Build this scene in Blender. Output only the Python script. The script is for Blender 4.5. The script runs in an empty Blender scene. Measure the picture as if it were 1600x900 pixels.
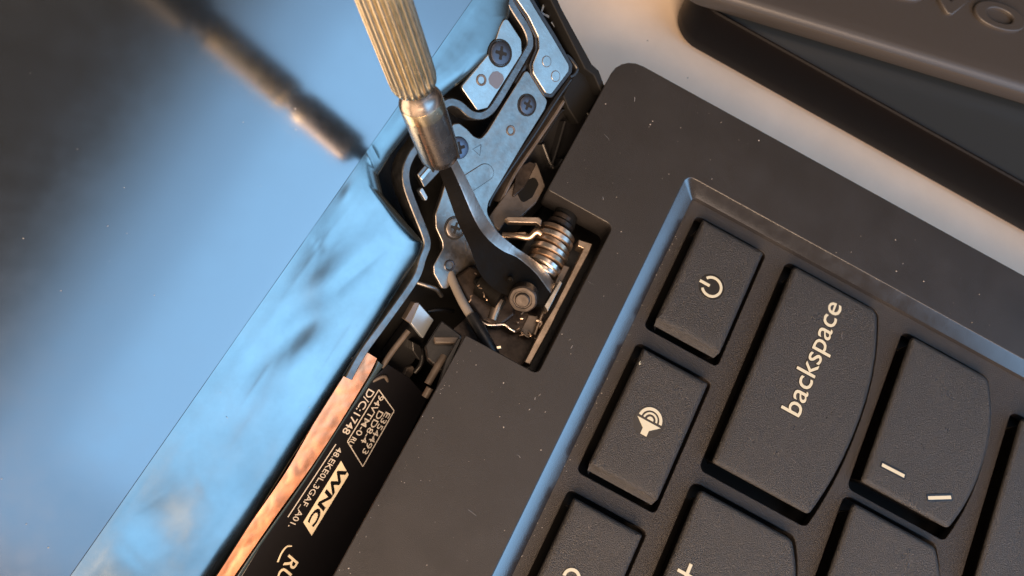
import bpy, bmesh, math, random
from mathutils import Vector, Matrix, Euler, noise
random.seed(7)
scene = bpy.context.scene
COL = scene.collection
# ------------------------------------------------------------------ camera (1 unit = 1 cm, z = 0 is the palm-rest deck,
# +x runs along the hinge to the laptop's right, +y away from the user)
F = 1250.0
H = 10.0
CR = Euler((0, 0, 0)).to_matrix()
def rot3(a, b, c):
    return (Matrix.Rotation(a, 3, 'X') @ Matrix.Rotation(b, 3, 'Y') @ Matrix.Rotation(c, 3, 'Z'))
W2C = rot3(-0.267, 0.155, 1.094)
C2W = W2C.transposed()
CAM = Vector((0, 0, H))
cd = bpy.data.cameras.new('camera')
cam = bpy.data.objects.new('camera', cd)
COL.objects.link(cam)
cam.matrix_world = Matrix.Translation(CAM) @ C2W.to_4x4()
cd.sensor_width = 36
cd.lens = 36 * F / 1600
cd.clip_start = 0.1
cd.clip_end = 500
cd.dof.use_dof = True
cd.dof.focus_distance = 9.9
cd.dof.aperture_fstop = 0.5
scene.camera = cam
# ------------------------------------------------------------------ world, lamps, exposure
world = bpy.data.worlds.new('World')
scene.world = world
world.use_nodes = True
bg = world.node_tree.nodes['Background']
bg.inputs[0].default_value = (0.50, 0.40, 0.33, 1)
bg.inputs[1].default_value = 0.22
scene.view_settings.view_transform = 'Standard'
scene.view_settings.look = 'None'
scene.view_settings.exposure = 0
scene.view_settings.gamma = 1
def area(name, dcam, dist, sx, sy, rad, col, upc=(1, 1, 0)):
    """softbox seen from the work in camera-space direction dcam; rad = radiance"""
    d = (C2W @ Vector(dcam)).normalized()
    base = Vector((3.2, 1.5, 0))
    up = C2W @ Vector(upc)
    z = d
    x = (up - z * up.dot(z)).normalized()
    y = z.cross(x)
    L = bpy.data.lights.new(name, 'AREA')
    L.shape = 'RECTANGLE'; L.size = sx; L.size_y = sy
    L.color = col
    L.energy = rad * math.pi * sx * sy
    o = bpy.data.objects.new(name, L)
    COL.objects.link(o)
    m = Matrix((x, y, z)).transposed().to_4x4()
    o.matrix_world = Matrix.Translation(base + d * dist) @ m
    return o
# window light as nested lamps, stacked for a soft edge: bright in the middle, fading towards its sides
for k, (sx, sy, L_, c_) in enumerate(((84, 58, .40, (0.40, 0.64, 0.90)), (74, 52, .90, (0.30, 0.60, 1.0)), (62, 46, 1.1, (0.26, 0.58, 1.0)), (46, 36, 1.3, (0.26, 0.60, 1.0)), (24, 18, .9, (0.34, 0.68, 1.0)))):
    area('window_light', (1.62, -0.74, 1), 60 + k * .3, sx, sy, L_, c_)
area('warm_room_lamp', (-0.08, -0.85, 1), 60, 42, 42, 21.0, (1.0, 0.68, 0.44), (1, 0, 0))
area('ceiling_glow', (0.34, 0.38, 1), 60, 34, 22, 2.6, (1.0, 0.76, 0.60), (1, 0, 0))

# ------------------------------------------------------------------ measuring helpers
def ray(x, y):
    return C2W @ Vector(((x - 800) / F, (450 - y) / F, -1.0))
def U(x, y, z=0.0):
    r = ray(x, y)
    return CAM + r * ((z - H) / r.z)
DN = (C2W @ Vector((0.64, -0.2, 1.0))).normalized()      # normal of the opened display
DP = U(640, 400, -0.1)
def D(x, y, off=0.0):
    r = ray(x, y)
    return CAM + r * (DN.dot(DP + DN * off - CAM) / DN.dot(r))
DX = (D(110, 900) - D(738, 0)).normalized() * -1         # along the panel edge
DY = DN.cross(DX)
def T(x, y, t):
    return CAM + ray(x, y) * t

# ------------------------------------------------------------------ materials
def mat(name, col, rough=0.5, metal=0.0, ior=1.5, bump=0.0, bscale=60.0, var=0.0, vscale=3.0, rvar=0.0, col2=None,
        coat=0.0, bump2=0.0, b2scale=4.0, speck=0.0):
    m = bpy.data.materials.new(name)
    m.use_nodes = True
    nt = m.node_tree; N = nt.nodes; Lk = nt.links
    p = N['Principled BSDF']
    p.inputs['Base Color'].default_value = (*col, 1)
    p.inputs['Roughness'].default_value = rough
    p.inputs['Metallic'].default_value = metal
    p.inputs['IOR'].default_value = ior
    p.inputs['Coat Weight'].default_value = coat
    p.inputs['Coat Roughness'].default_value = 0.08
    tc = N.new('ShaderNodeTexCoord')
    def noi(scale, det=4.0, r=0.55):
        n = N.new('ShaderNodeTexNoise'); n.inputs['Scale'].default_value = scale
        n.inputs['Detail'].default_value = det; n.inputs['Roughness'].default_value = r
        Lk.new(tc.outputs['Object'], n.inputs['Vector']); return n
    if var or col2:
        n = noi(vscale, 6, 0.6)
        r = N.new('ShaderNodeValToRGB')
        r.color_ramp.elements[0].position = 0.35; r.color_ramp.elements[1].position = 0.68
        a = col2 if col2 else tuple(c * (1 - var) for c in col)
        b = col if col2 else tuple(min(1, c * (1 + var)) for c in col)
        r.color_ramp.elements[0].color = (*a, 1); r.color_ramp.elements[1].color = (*b, 1)
        Lk.new(n.outputs['Fac'], r.inputs['Fac']); Lk.new(r.outputs['Color'], p.inputs['Base Color'])
    if rvar:
        n = noi(vscale * 1.7, 8, 0.65)
        mr = N.new('ShaderNodeMapRange')
        mr.inputs['From Min'].default_value = 0.3; mr.inputs['From Max'].default_value = 0.7
        mr.inputs['To Min'].default_value = max(0.02, rough - rvar); mr.inputs['To Max'].default_value = rough + rvar
        Lk.new(n.outputs['Fac'], mr.inputs['Value']); Lk.new(mr.outputs['Result'], p.inputs['Roughness'])
    prev = None
    for st, sc, dist in ((bump, bscale, 0.01), (bump2, b2scale, 0.1)):
        if st:
            n = noi(sc, 3, 0.6)
            b = N.new('ShaderNodeBump'); b.inputs['Strength'].default_value = st
            b.inputs['Distance'].default_value = dist
            Lk.new(n.outputs['Fac'], b.inputs['Height'])
            if prev: Lk.new(prev.outputs['Normal'], b.inputs['Normal'])
            prev = b
    if prev: Lk.new(prev.outputs['Normal'], p.inputs['Normal'])
    return m
M = {}
M['deck'] = mat('matte_black_deck', (0.016, 0.015, 0.0155), 0.40, bump=0.35, bscale=75, var=0.12, vscale=0.9, rvar=0.09, ior=1.55)
M['plate'] = mat('keyboard_plate_plastic', (0.011, 0.009, 0.009), 0.40, bump=1.4, bscale=95, rvar=0.05)
M['chamfer'] = mat('recess_chamfer_plastic', (0.016, 0.015, 0.016), 0.17, bump=0.10, bscale=80, ior=2.2, rvar=0.05, vscale=3)
M['key'] = mat('key_plastic', (0.010, 0.009, 0.009), 0.36, bump=1.6, bscale=85, var=0.15, vscale=0.9, rvar=0.12, ior=1.6)
M['legend'] = mat('legend_print', (0.46, 0.45, 0.36), 0.55)
M['film'] = mat('legend_clear_film', (0.010, 0.010, 0.011), 0.25)
M['black'] = mat('black_plastic', (0.010, 0.010, 0.011), 0.38, bump=0.3, bscale=20)
M['void'] = mat('dark_inner_plastic', (0.004, 0.004, 0.004), 0.7, ior=1.3)
M['grey'] = mat('grey_brown_plastic', (0.09, 0.075, 0.065), 0.4, bump=0.3, bscale=15, var=0.3, vscale=4)
M['steel'] = mat('brushed_steel', (0.23, 0.21, 0.19), 0.38, 1.0, bump=0.25, bscale=18, var=0.14, vscale=5, rvar=0.08)
M['band'] = mat('dull_steel_frame', (0.16, 0.155, 0.15), 0.42, 1.0, bump=0.4, bscale=16, var=0.2, vscale=6, rvar=0.08)
M['tab'] = mat('bright_steel_tab', (0.36, 0.34, 0.31), 0.28, 1.0, bump=0.15, bscale=10, var=0.08, vscale=4, rvar=0.08)
M['stain'] = mat('thread_lock_stain', (0.16, 0.15, 0.16), 0.5, 0.5)
M['screw'] = mat('blackened_screw', (0.065, 0.07, 0.085), 0.34, 0.75, bump=0.2, bscale=20)
M['screwb'] = mat('zinc_screw', (0.10, 0.11, 0.14), 0.36, 0.9, bump=0.2, bscale=20)
M['arm'] = mat('black_arm_face', (0.004, 0.0035, 0.003), 0.6, bump=0.7, bscale=9, ior=1.14, rvar=0.12, vscale=4)
M['bronze'] = mat('oiled_bronze', (0.50, 0.37, 0.27), 0.36, 1.0, var=0.25, vscale=6, bump=0.3, bscale=14)
M['tan'] = mat('tan_raw_metal', (0.40, 0.32, 0.25), 0.42, 1.0, var=0.25, vscale=5, bump=0.3, bscale=20)
M['nickel'] = mat('nickel', (0.78, 0.70, 0.62), 0.30, 1.0, rvar=0.08, bump=0.2, bscale=14)
M['nut'] = mat('dark_oiled_nut', (0.035, 0.028, 0.024), 0.5, 0.6, var=0.4, vscale=7, bump=0.6, bscale=12)
M['brownmetal'] = mat('dark_grease_metal', (0.045, 0.034, 0.028), 0.42, 0.6, var=0.5, vscale=5, bump=0.8, bscale=8)
M['copper'] = mat('copper_tape', (0.97, 0.45, 0.24), 0.46, 1.0, bump=0.08, bscale=10, bump2=0.10, b2scale=2, rvar=0.08)
M['pcb'] = mat('black_board', (0.006, 0.006, 0.008), 0.30, bump=0.1, bscale=12)
M['roll'] = mat('board_edge_film', (0.05, 0.08, 0.10), 0.25, 0.3, ior=1.7)
M['cream'] = mat('cream_ink', (0.80, 0.72, 0.55), 0.5)
M['white'] = mat('white_ink', (0.52, 0.50, 0.47), 0.5)
M['glass'] = mat('display_glass', (0.006, 0.008, 0.010), 0.135, ior=2.7, rvar=0.02, vscale=1.5)
M['foil'] = mat('silver_foil', (0.225, 0.255, 0.25), 0.22, 1.0, bump=0.03, bscale=9, bump2=0.03, b2scale=1.2, rvar=0.05, var=0.14, vscale=0.7)
M['clip'] = mat('clip_plastic', (0.14, 0.16, 0.18), 0.25, ior=2.4)
M['grip'] = mat('reflection_dark_grip', (0.02, 0.018, 0.016), 0.5)
M['cable'] = mat('grey_cable', (0.20, 0.18, 0.16), 0.5, bump=0.2, bscale=30)
M['brass'] = mat('worn_brass', (0.80, 0.71, 0.53), 0.24, 1.0, bump=0.05, bscale=12, var=0.08, vscale=5, rvar=0.05)
M['chrome'] = mat('polished_ferrule', (0.40, 0.36, 0.33), 0.26, 1.0, bump=0.06, bscale=20, rvar=0.05)
M['darkgroove'] = mat('painted_groove_shade', (0.004, 0.004, 0.004), 0.8)  # near-black colour stands in for the shade inside slots, slits and gaps
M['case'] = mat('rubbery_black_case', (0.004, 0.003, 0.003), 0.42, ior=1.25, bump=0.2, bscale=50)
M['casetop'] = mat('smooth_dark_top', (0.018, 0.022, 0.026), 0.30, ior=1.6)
M['adapter'] = mat('adapter_plastic', (0.036, 0.032, 0.030), 0.42, bump=0.25, bscale=45)
M['table'] = mat('cream_table', (0.90, 0.76, 0.63), 0.42, var=0.06, vscale=0.6, bump=0.15, bscale=10, rvar=0.08)
M['dust'] = mat('dust', (0.32, 0.30, 0.28), 0.8)

# ------------------------------------------------------------------ object helpers
def link(name, me, m, parent=None, smooth=35):
    o = bpy.data.objects.new(name, me)
    if m: me.materials.append(m)
    if smooth:
        me.shade_smooth(); me.set_sharp_from_angle(angle=math.radians(smooth))
    COL.objects.link(o)
    if parent: o.parent = parent
    return o
def thing(name, label, cat, group=None):
    o = bpy.data.objects.new(name, None)
    o.empty_display_size = 0.3
    COL.objects.link(o)
    tag(o, label, cat, group)
    return o
def tag(o, label, cat, group=None):
    o['label'] = label; o['category'] = cat
    if group: o['group'] = group
def from_pd(name, v, f, m, parent=None, smooth=35):
    me = bpy.data.meshes.new(name)
    me.from_pydata([tuple(x) for x in v], [], f); me.update()
    bm = bmesh.new(); bm.from_mesh(me); bmesh.ops.recalc_face_normals(bm, faces=bm.faces); bm.to_mesh(me); bm.free()
    return link(name, me, m, parent, smooth)
def fillet(pts, rad, seg=5):
    """round polygon corners; rad = number or list"""
    out = []; n = len(pts)
    for i in range(n):
        p = Vector(pts[i][:2]); a = Vector(pts[i - 1][:2]); b = Vector(pts[(i + 1) % n][:2])
        r = rad[i] if isinstance(rad, (list, tuple)) else rad
        u = a - p; v = b - p
        if r <= 0 or u.length < 1e-6 or v.length < 1e-6:
            out.append(p); continue
        ang = u.angle(v)
        if ang > 3.05: out.append(p); continue
        t = min(r / math.tan(ang / 2), u.length * 0.49, v.length * 0.49)
        r2 = t * math.tan(ang / 2)
        s = p + u.normalized() * t; e = p + v.normalized() * t
        c = p + (u.normalized() + v.normalized()).normalized() * (r2 / math.sin(ang / 2))
        a0 = math.atan2(s.y - c.y, s.x - c.x); a1 = math.atan2(e.y - c.y, e.x - c.x)
        da = (a1 - a0 + math.pi) % (2 * math.pi) - math.pi
        for k in range(seg + 1):
            q = a0 + da * k / seg
            out.append(Vector((c.x + r2 * math.cos(q), c.y + r2 * math.sin(q))))
    return out
def circle(c, r, n=24, ry=None, ph=0.0):
    return [Vector((c[0] + r * math.cos(2 * math.pi * k / n + ph), c[1] + (ry or r) * math.sin(2 * math.pi * k / n + ph))) for k in range(n)]
def frame(o, x, y, n):
    m = Matrix((x, y, n)).transposed().to_4x4(); m.translation = o
    return m
WORLD = Matrix.Identity(4)
DF = frame(DP, DX, DY, DN)
DFI = DF.inverted()
def dl(x, y, off=0.0):
    """photo point on the display plane -> local 2D of that plane"""
    p = DFI @ D(x, y, off)
    return Vector((p.x, p.y))
def plate(name, outline, m, parent, fr=WORLD, top=0.0, th=0.1, bev=0.008, holes=(), res=2, smooth=35):
    cu = bpy.data.curves.new(name, 'CURVE'); cu.dimensions = '2D'; cu.fill_mode = 'BOTH'
    cu.extrude = max(1e-4, th / 2 - bev); cu.bevel_depth = bev; cu.bevel_resolution = res; cu.offset = -bev
    for k, pts in enumerate([outline, *holes]):
        s = cu.splines.new('POLY'); s.points.add(len(pts) - 1)
        for i, p in enumerate(pts): s.points[i].co = (p[0], p[1], 0, 1)
        s.use_cyclic_u = True
    tmp = bpy.data.objects.new('tmp', cu); COL.objects.link(tmp)
    bpy.context.view_layer.update()
    dg = bpy.context.evaluated_depsgraph_get()
    me = bpy.data.meshes.new_from_object(tmp.evaluated_get(dg))
    bpy.data.objects.remove(tmp); bpy.data.curves.remove(cu)
    me.name = name
    me.transform(Matrix.Translation((0, 0, top - th / 2)))
    me.transform(fr)
    me.materials.clear()
    return link(name, me, m, parent, smooth)
def dplate(name, pts, m, parent, off=0.0, th=0.08, bev=0.01, rad=0.0, holes=(), hf=None):
    """plate lying on the display plane, outline in photo points"""
    o = fillet([dl(x, y, off) for x, y in pts], rad)
    return plate(name, o, m, parent, DF, off, th, bev, holes)
def zplate(name, pts, m, parent, z=0.0, th=0.1, bev=0.01, rad=0.0, holes=()):
    o = fillet([U(x, y, z).xy for x, y in pts], rad)
    return plate(name, o, m, parent, WORLD, z, th, bev, holes)
def catmull(P, sub=6):
    out = []
    n = len(P)
    for i in range(n - 1):
        p0 = P[max(i - 1, 0)]; p1 = P[i]; p2 = P[i + 1]; p3 = P[min(i + 2, n - 1)]
        for k in range(sub):
            t = k / sub
            out.append(0.5 * ((2 * p1) + (p2 - p0) * t + (2 * p0 - 5 * p1 + 4 * p2 - p3) * t * t + (3 * p1 - p0 - 3 * p2 + p3) * t ** 3))
    out.append(P[-1]); return out
def tube(name, P, r, m, parent, n=10, sub=6, smooth=50):
    P = catmull([Vector(p) for p in P], sub) if sub > 1 else [Vector(p) for p in P]
    v = []; f = []
    up = Vector((0.3, 0.2, 1)).normalized()
    for i, p in enumerate(P):
        t = (P[min(i + 1, len(P) - 1)] - P[max(i - 1, 0)]).normalized()
        a = t.cross(up).normalized(); b = a.cross(t)
        rr = r(i / (len(P) - 1)) if callable(r) else r
        for k in range(n):
            q = 2 * math.pi * k / n
            v.append(p + (a * math.cos(q) + b * math.sin(q)) * rr)
    for i in range(len(P) - 1):
        for k in range(n):
            f.append((i * n + k, i * n + (k + 1) % n, (i + 1) * n + (k + 1) % n, (i + 1) * n + k))
    f.append(tuple(range(n))); f.append(tuple(range((len(P) - 1) * n, len(P) * n)))
    return from_pd(name, v, f, m, parent, smooth)
def ribbon(name, P, w, h, nrm, m, parent, sub=8, bev=0.012):
    """flat bar of width w and height h following P, its top facing nrm"""
    P = catmull([Vector(p) for p in P], sub) if sub > 1 else [Vector(p) for p in P]
    v = []; f = []
    sec = [(-w / 2, -h), (-w / 2, -bev), (-w / 2 + bev, 0), (w / 2 - bev, 0), (w / 2, -bev), (w / 2, -h)]
    n = len(sec)
    for i, p in enumerate(P):
        t = (P[min(i + 1, len(P) - 1)] - P[max(i - 1, 0)]).normalized()
        a = t.cross(nrm).normalized()
        for s, z in sec: v.append(p + a * s + nrm * z)
    for i in range(len(P) - 1):
        for k in range(n):
            f.append((i * n + k, i * n + (k + 1) % n, (i + 1) * n + (k + 1) % n, (i + 1) * n + k))
    f.append(tuple(range(n))); f.append(tuple(range((len(P) - 1) * n, len(P) * n)))
    return from_pd(name, v, f, m, parent, 40)
def lathe(name, prof, m, parent, o, ax, n=32, flute=None, smooth=35):
    """prof = [(dist along ax, radius)]; flute(angle, dist) scales the radius"""
    ax = ax.normalized()
    a = ax.cross(Vector((0.31, 0.77, 0.12))).normalized(); b = ax.cross(a)
    v = []; f = []
    for s, r in prof:
        for k in range(n):
            q = 2 * math.pi * k / n
            rr = r * (flute(q, s) if flute else 1)
            v.append(o + ax * s + (a * math.cos(q) + b * math.sin(q)) * rr)
    for i in range(len(prof) - 1):
        for k in range(n):
            f.append((i * n + k, i * n + (k + 1) % n, (i + 1) * n + (k + 1) % n, (i + 1) * n + k))
    f.append(tuple(range(n))); f.append(tuple(range((len(prof) - 1) * n, len(prof) * n)))
    return from_pd(name, v, f, m, parent, smooth)
def text(name, s, p0, p1, height, nrm, m, parent, th=0.004, shear=0.0, offset=0.0, bold=0.0, res=3, drop=0.0, bev=0.0):
    """text whose baseline runs from p0 to p1, capitals height high"""
    cu = bpy.data.curves.new(name, 'FONT'); cu.body = s; cu.extrude = th / 2; cu.shear = shear
    cu.offset = bold; cu.bevel_depth = bev; cu.bevel_resolution = 2; cu.resolution_u = res; cu.size = 1.0
    tmp = bpy.data.objects.new('tmp', cu); COL.objects.link(tmp)
    bpy.context.view_layer.update()
    dg = bpy.context.evaluated_depsgraph_get()
    me = bpy.data.meshes.new_from_object(tmp.evaluated_get(dg))
    bpy.data.objects.remove(tmp); bpy.data.curves.remove(cu)
    xs = [q.co.x for q in me.vertices]; x0, x1 = min(xs), max(xs)
    x = (p1 - p0); w = x.length; x.normalize(); x = (x - nrm * x.dot(nrm)).normalized(); y = nrm.cross(x)
    sx = w / (x1 - x0); sy = height / 0.70
    for q in me.vertices:
        c = q.co.copy()
        q.co = p0 + x * ((c.x - x0) * sx) + y * (c.y * sy) + nrm * (c.z - drop)
    me.materials.clear()
    return link(name, me, m, parent, 0)
def bars(name, boxes, m, parent, fr):
    """several thin boxes of one printed mark, each (x0,y0,x1,y1,width) in frame fr"""
    v = []; f = []
    for x0, y0, x1, y1, w in boxes:
        a = Vector((x0, y0, 0)); b = Vector((x1, y1, 0)); t = (b - a).normalized(); s = Vector((-t.y, t.x, 0)) * w / 2
        k = len(v)
        for z in (0.0, 0.004):
            for q in (a - s, a + s, b + s, b - s): v.append(fr @ (q + Vector((0, 0, z))))
        f += [(k + 4, k + 5, k + 6, k + 7), (k, k + 1, k + 5, k + 4), (k + 1, k + 2, k + 6, k + 5), (k + 2, k + 3, k + 7, k + 6), (k + 3, k, k + 4, k + 7), (k, k + 3, k + 2, k + 1)]
    return from_pd(name, v, f, m, parent, 0)
Z = Vector((0, 0, 1))

# ================================================================== SETTING: the table
TZ = -2.1
tb = plate('table', [(-60, -60), (80, -60), (80, 60), (-60, 60)], M['table'], None, WORLD, TZ, 1.5, 0.1)
tb['kind'] = 'structure'

# ================================================================== LAPTOP BASE
base = thing('laptop', 'black laptop base with keyboard and an open hinge pocket in its corner', 'laptop')
RX, RY = 5.90, -1.54            # outer corner of the keyboard recess
deck_out = fillet([(-14, 0.12), (-14, -16), (7.13, -16), (7.13, 0.10), (4.66, 0.10), (4.66, -0.93), (2.33, -0.93), (2.33, 0.12)],
                  [0, 0, 0, 0.36, 0.05, 0.10, 0.08, 0.03])
rec = fillet([(-13, RY), (RX, RY), (RX, -15), (-13, -15)], [0, 0.12, 0, 0])
plate('palm_rest', deck_out, M['deck'], base, WORLD, 0.0, 0.55, 0.014, holes=[rec], res=3)
plate('bottom_shell', fillet([(-14, 0.05), (-14, -16), (7.08, -16), (7.08, 0.05)], [0, 0, 0, 0.36]), M['black'], base, WORLD, -1.0, 0.6, 0.05)
# side walls of the pocket's base, a wall in the dark
plate('side_wall', [(6.7, -15.9), (7.05, -15.9), (7.05, -0.35), (6.7, -0.35)], M['black'], base, WORLD, -0.5, 0.55, 0.01)
# chamfer round the keyboard
def chamfer():
    o = fillet([(-13, RY), (RX, RY), (RX, -15), (-13, -15)], [0, 0.12, 0, 0])
    i = fillet([(-13, RY - .235), (RX - .22, RY - .235), (RX - .22, -15), (-13, -15)], [0, 0.06, 0, 0])
    v = []; f = []
    seg = [(0.0, -0.006), (0.03, -0.012), (0.96, -0.098), (0.99, -0.11), (1.0, -0.19)]
    n = len(o)
    for t, z in seg:
        for a, b in zip(o, i):
            q = a.lerp(b, t)
            ax_, ay_ = RX - a.x, RY - a.y
            w = ay_ / (ax_ + ay_ + 1e-9) if t < .98 else 0     # the right-hand slope is shallower than the hinge-side one
            v.append((q.x, q.y, z * (1 - .30 * w)))
    for k in range(len(seg) - 1):
        for j in range(n):
            f.append((k * n + j, k * n + (j + 1) % n, (k + 1) * n + (j + 1) % n, (k + 1) * n + j))
    return from_pd('recess_chamfer', v, f, M['chamfer'], base, 40)
chamfer()
# keys: x0, x1, y0(hinge side), y1(user side), scalloped, name
PZ = -0.15
keys = [
    (3.77, 5.42, -2.01, -2.99, False, 'power_key', 'small rectangular key marked with the power symbol'),
    (1.63, 3.33, -2.02, -3.01, False, 'volume_key', 'small rectangular key marked with a loudspeaker'),
    (-0.52, 1.18, -2.03, -3.01, False, 'microphone_key', 'small rectangular key cut off by the bottom frame'),
    (2.41, 5.47, -3.45, -5.09, True, 'backspace_key', 'large key printed with the word backspace'),
    (0.30, 2.03, -3.44, -5.09, True, 'equals_key', 'key with a plus sign cut off by the frame'),
    (3.15, 5.39, -5.38, -6.91, True, 'backslash_key', 'key marked with an upright bar and a backslash'),
    (1.10, 2.85, -5.38, -6.91, True, 'bracket_key', 'blank looking key below the backslash key'),
    (2.55, 5.10, -7.24, -8.80, True, 'enter_key', 'key cut off by the right frame'),
]
def key_outline(x0, x1, y0, y1, sc, d=0.0, dl_=0.0):
    """d grows the outline on every side, dl_ adds more on the left (-x) side"""
    x0 -= d + dl_; x1 += d; y0 += d; y1 -= d
    if not sc: return fillet([(x0, y0), (x1, y0), (x1, y1), (x0, y1)], .03 + d * .6, 4)
    pts = [(x0, y0), (x1, y0)]
    for t in (0, .06, .13, .2, .3, .4, .5, .6, .7, .8, .88, .95, 1.0):
        pts.append((x1 + (x0 - x1) * t, y1 + (.30 if t < .5 else .20) * abs(2 * t - 1) ** 2.2))
    return fillet(pts, [.06 + d * .5, .07 + d * .5, .17] + [.3] * 11 + [.08 + d * .5], 5)
holes = [key_outline(x0, x1, y0, y1, sc, .075, .06) for x0, x1, y0, y1, sc, nm, lb in keys]
plate('keyboard_plate', [(-12.9, RY - .15), (RX - .15, RY - .15), (RX - .15, -14.9), (-12.9, -14.9)], M['plate'], base, WORLD, PZ, 0.16, 0.012, holes=holes)
plate('keyboard_tray', [(-12.9, RY - .1), (RX - .1, RY - .1), (RX - .1, -14.9), (-12.9, -14.9)], M['void'], base, WORLD, -0.5, 0.05, 0.005)

def make_key(x0, x1, y0, y1, sc, nm, lb):
    cx, cy = (x0 + x1) / 2, (y0 + y1) / 2
    out = key_outline(x0, x1, y0, y1, sc)
    c = Vector((cx, cy)); n = len(out)
    def inset(d, dxm=0.0):
        r = []
        for i in range(n):
            p = out[i]; a = out[i - 1]; b = out[(i + 1) % n]
            t = (b - a).normalized(); nn = Vector((-t.y, t.x))
            if nn.dot(c - p) < 0: nn = -nn
            q = p + nn * d
            if dxm and p.x < cx: q.x += dxm * max(0.0, min(1.0, (x0 + 0.35 - p.x) / 0.33))
            r.append(q)
        return r
    v = []; f = []
    rings = []
    def ring(P, z): 
        rings.append(len(v))
        for p in P: v.append((p.x, p.y, z(p) if callable(z) else z))
    dish = 0.008
    hx, hy = (x1 - x0) / 2, abs(y1 - y0) / 2
    zt = lambda p: -dish * max(0.0, 1 - ((p.y - cy) / hy) ** 2) * max(0.0, 1 - ((p.x - cx) / hx) ** 4)
    front = 0.0
    ring(inset(0.10), -0.46)
    ring(inset(0.085, -0.13 if not sc else -.04), -0.18)
    ring(inset(0.035, -0.10 if not sc else -.02), -0.10)
    ring(inset(0.002), -0.045)
    ring(inset(0.010), -0.024)
    ring(inset(0.030), -0.011)
    ring(inset(0.058), -0.002)
    ring(inset(0.070), zt)
    for s in (.85, .66, .45, .2):
        ring([c + (p - c) * s for p in inset(0.070)], zt)
    for k in range(len(rings) - 1):
        a, b = rings[k], rings[k + 1]
        for j in range(n): f.append((a + j, a + (j + 1) % n, b + (j + 1) % n, b + j))
    v.append((cx, cy, -dish)); last = rings[-1]
    for j in range(n): f.append((last + j, last + (j + 1) % n, len(v) - 1))
    k = from_pd(nm, v, f, M['key'], base, 50)
    k['label'] = lb
    return k
K = {}
for a in keys: K[a[5]] = make_key(*a)
LZ = 0.0
def film(nm, pts): pass
# legends
def legend_text(k, s, a, b, h, **kw):
    p0 = Vector((a[0], a[1], -0.008)); p1 = Vector((b[0], b[1], -0.008))
    text('legend', s, p0, p1, h, Z, M['legend'], k, th=0.012, **kw)
bx0, bx1 = U(1240, 648).x, U(1311, 476).x
by = (U(1250, 650).y + U(1312, 490).y) / 2
legend_text(K['backspace_key'], 'backspace', (bx0, by), (bx1, by), 0.285, bold=0.004)
o = text('legend_film', 'backspace', Vector((bx0 - .012, by, -0.0085)), Vector((bx1 + .012, by, -0.0085)), 0.285, Z, M['film'], K['backspace_key'], th=0.008, bold=0.028)
def arcband(name, c, r0, r1, a0, a1, m, parent, z=-0.006, th=0.012, n=24):
    P = [Vector((c[0] + r1 * math.cos(a0 + (a1 - a0) * k / n), c[1] + r1 * math.sin(a0 + (a1 - a0) * k / n))) for k in range(n + 1)]
    P += [Vector((c[0] + r0 * math.cos(a1 + (a0 - a1) * k / n), c[1] + r0 * math.sin(a1 + (a0 - a1) * k / n))) for k in range(n + 1)]
    return plate(name, P, m, parent, WORLD, z + th / 2, th, 0.001, res=0, smooth=0)
LM = M['legend']
# power symbol, stem pointing to the hinge side (+y)
pc = U(1112, 448).xy
arcband('legend', pc, .118, .155, math.radians(90 + 35), math.radians(90 + 325), LM, K['power_key'], z=-0.004)
plate('legend', [(pc.x - .02, pc.y + .03), (pc.x + .02, pc.y + .03), (pc.x + .02, pc.y + .185), (pc.x - .02, pc.y + .185)], LM, K['power_key'], WORLD, 0.002, 0.012, 0.001, res=0)
plate('legend_film', circle(pc, .185, 40), M['film'], K['power_key'], WORLD, -0.0045, 0.006, 0.001, res=0)
# loudspeaker with waves
sc_ = U(1014, 660).xy
kv = K['volume_key']
s0 = sc_ + Vector((-.08, 0))
plate('legend', [(s0.x - .10, s0.y + .045), (s0.x - .02, s0.y + .045), (s0.x + .085, s0.y + .17), (s0.x + .085, s0.y - .17), (s0.x - .02, s0.y - .045), (s0.x - .10, s0.y - .045)], LM, kv, WORLD, 0.002, 0.012, 0.001, res=0)
w0 = s0 + Vector((.115, 0))
for r0, r1 in ((.0, .045), (.075, .10), (.125, .165)):
    if r0 == 0: plate('legend', [Vector((w0.x + r1 * math.cos(q), w0.y + r1 * math.sin(q))) for q in [math.radians(-90 + 15 * i) for i in range(13)]], LM, kv, WORLD, 0.002, 0.012, 0.001, res=0)
    else: arcband('legend', w0, r0, r1, math.radians(-88), math.radians(88), LM, kv, z=-0.004)
plate('legend_film', circle(sc_ + Vector((.0, 0)), .205, 40), M['film'], kv, WORLD, -0.0045, 0.006, 0.001, res=0)
p = U(1003, 572); text('legend', 'S', Vector((p.x, p.y, -.008)), Vector((p.x + .055, p.y, -.008)), .05, Z, LM, kv, th=.012)
# backslash key marks
def mark(k, a, b, w):
    A = U(*a).xy; B = U(*b).xy; t = (B - A).normalized(); s = Vector((-t.y, t.x)) * w / 2
    plate('legend', [A - s, B - s, B + s, A + s], LM, k, WORLD, 0.004, 0.016, 0.001, res=0)
    s *= 2.2; A = A - t * .02; B = B + t * .02
    plate('legend_film', fillet([A - s, B - s, B + s, A + s], .02), M['film'], k, WORLD, 0.002, 0.012, 0.001, res=0)
mark(K['backslash_key'], (1378, 726), (1413, 744), .045)
mark(K['backslash_key'], (1450, 778), (1486, 777), .045)
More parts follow.
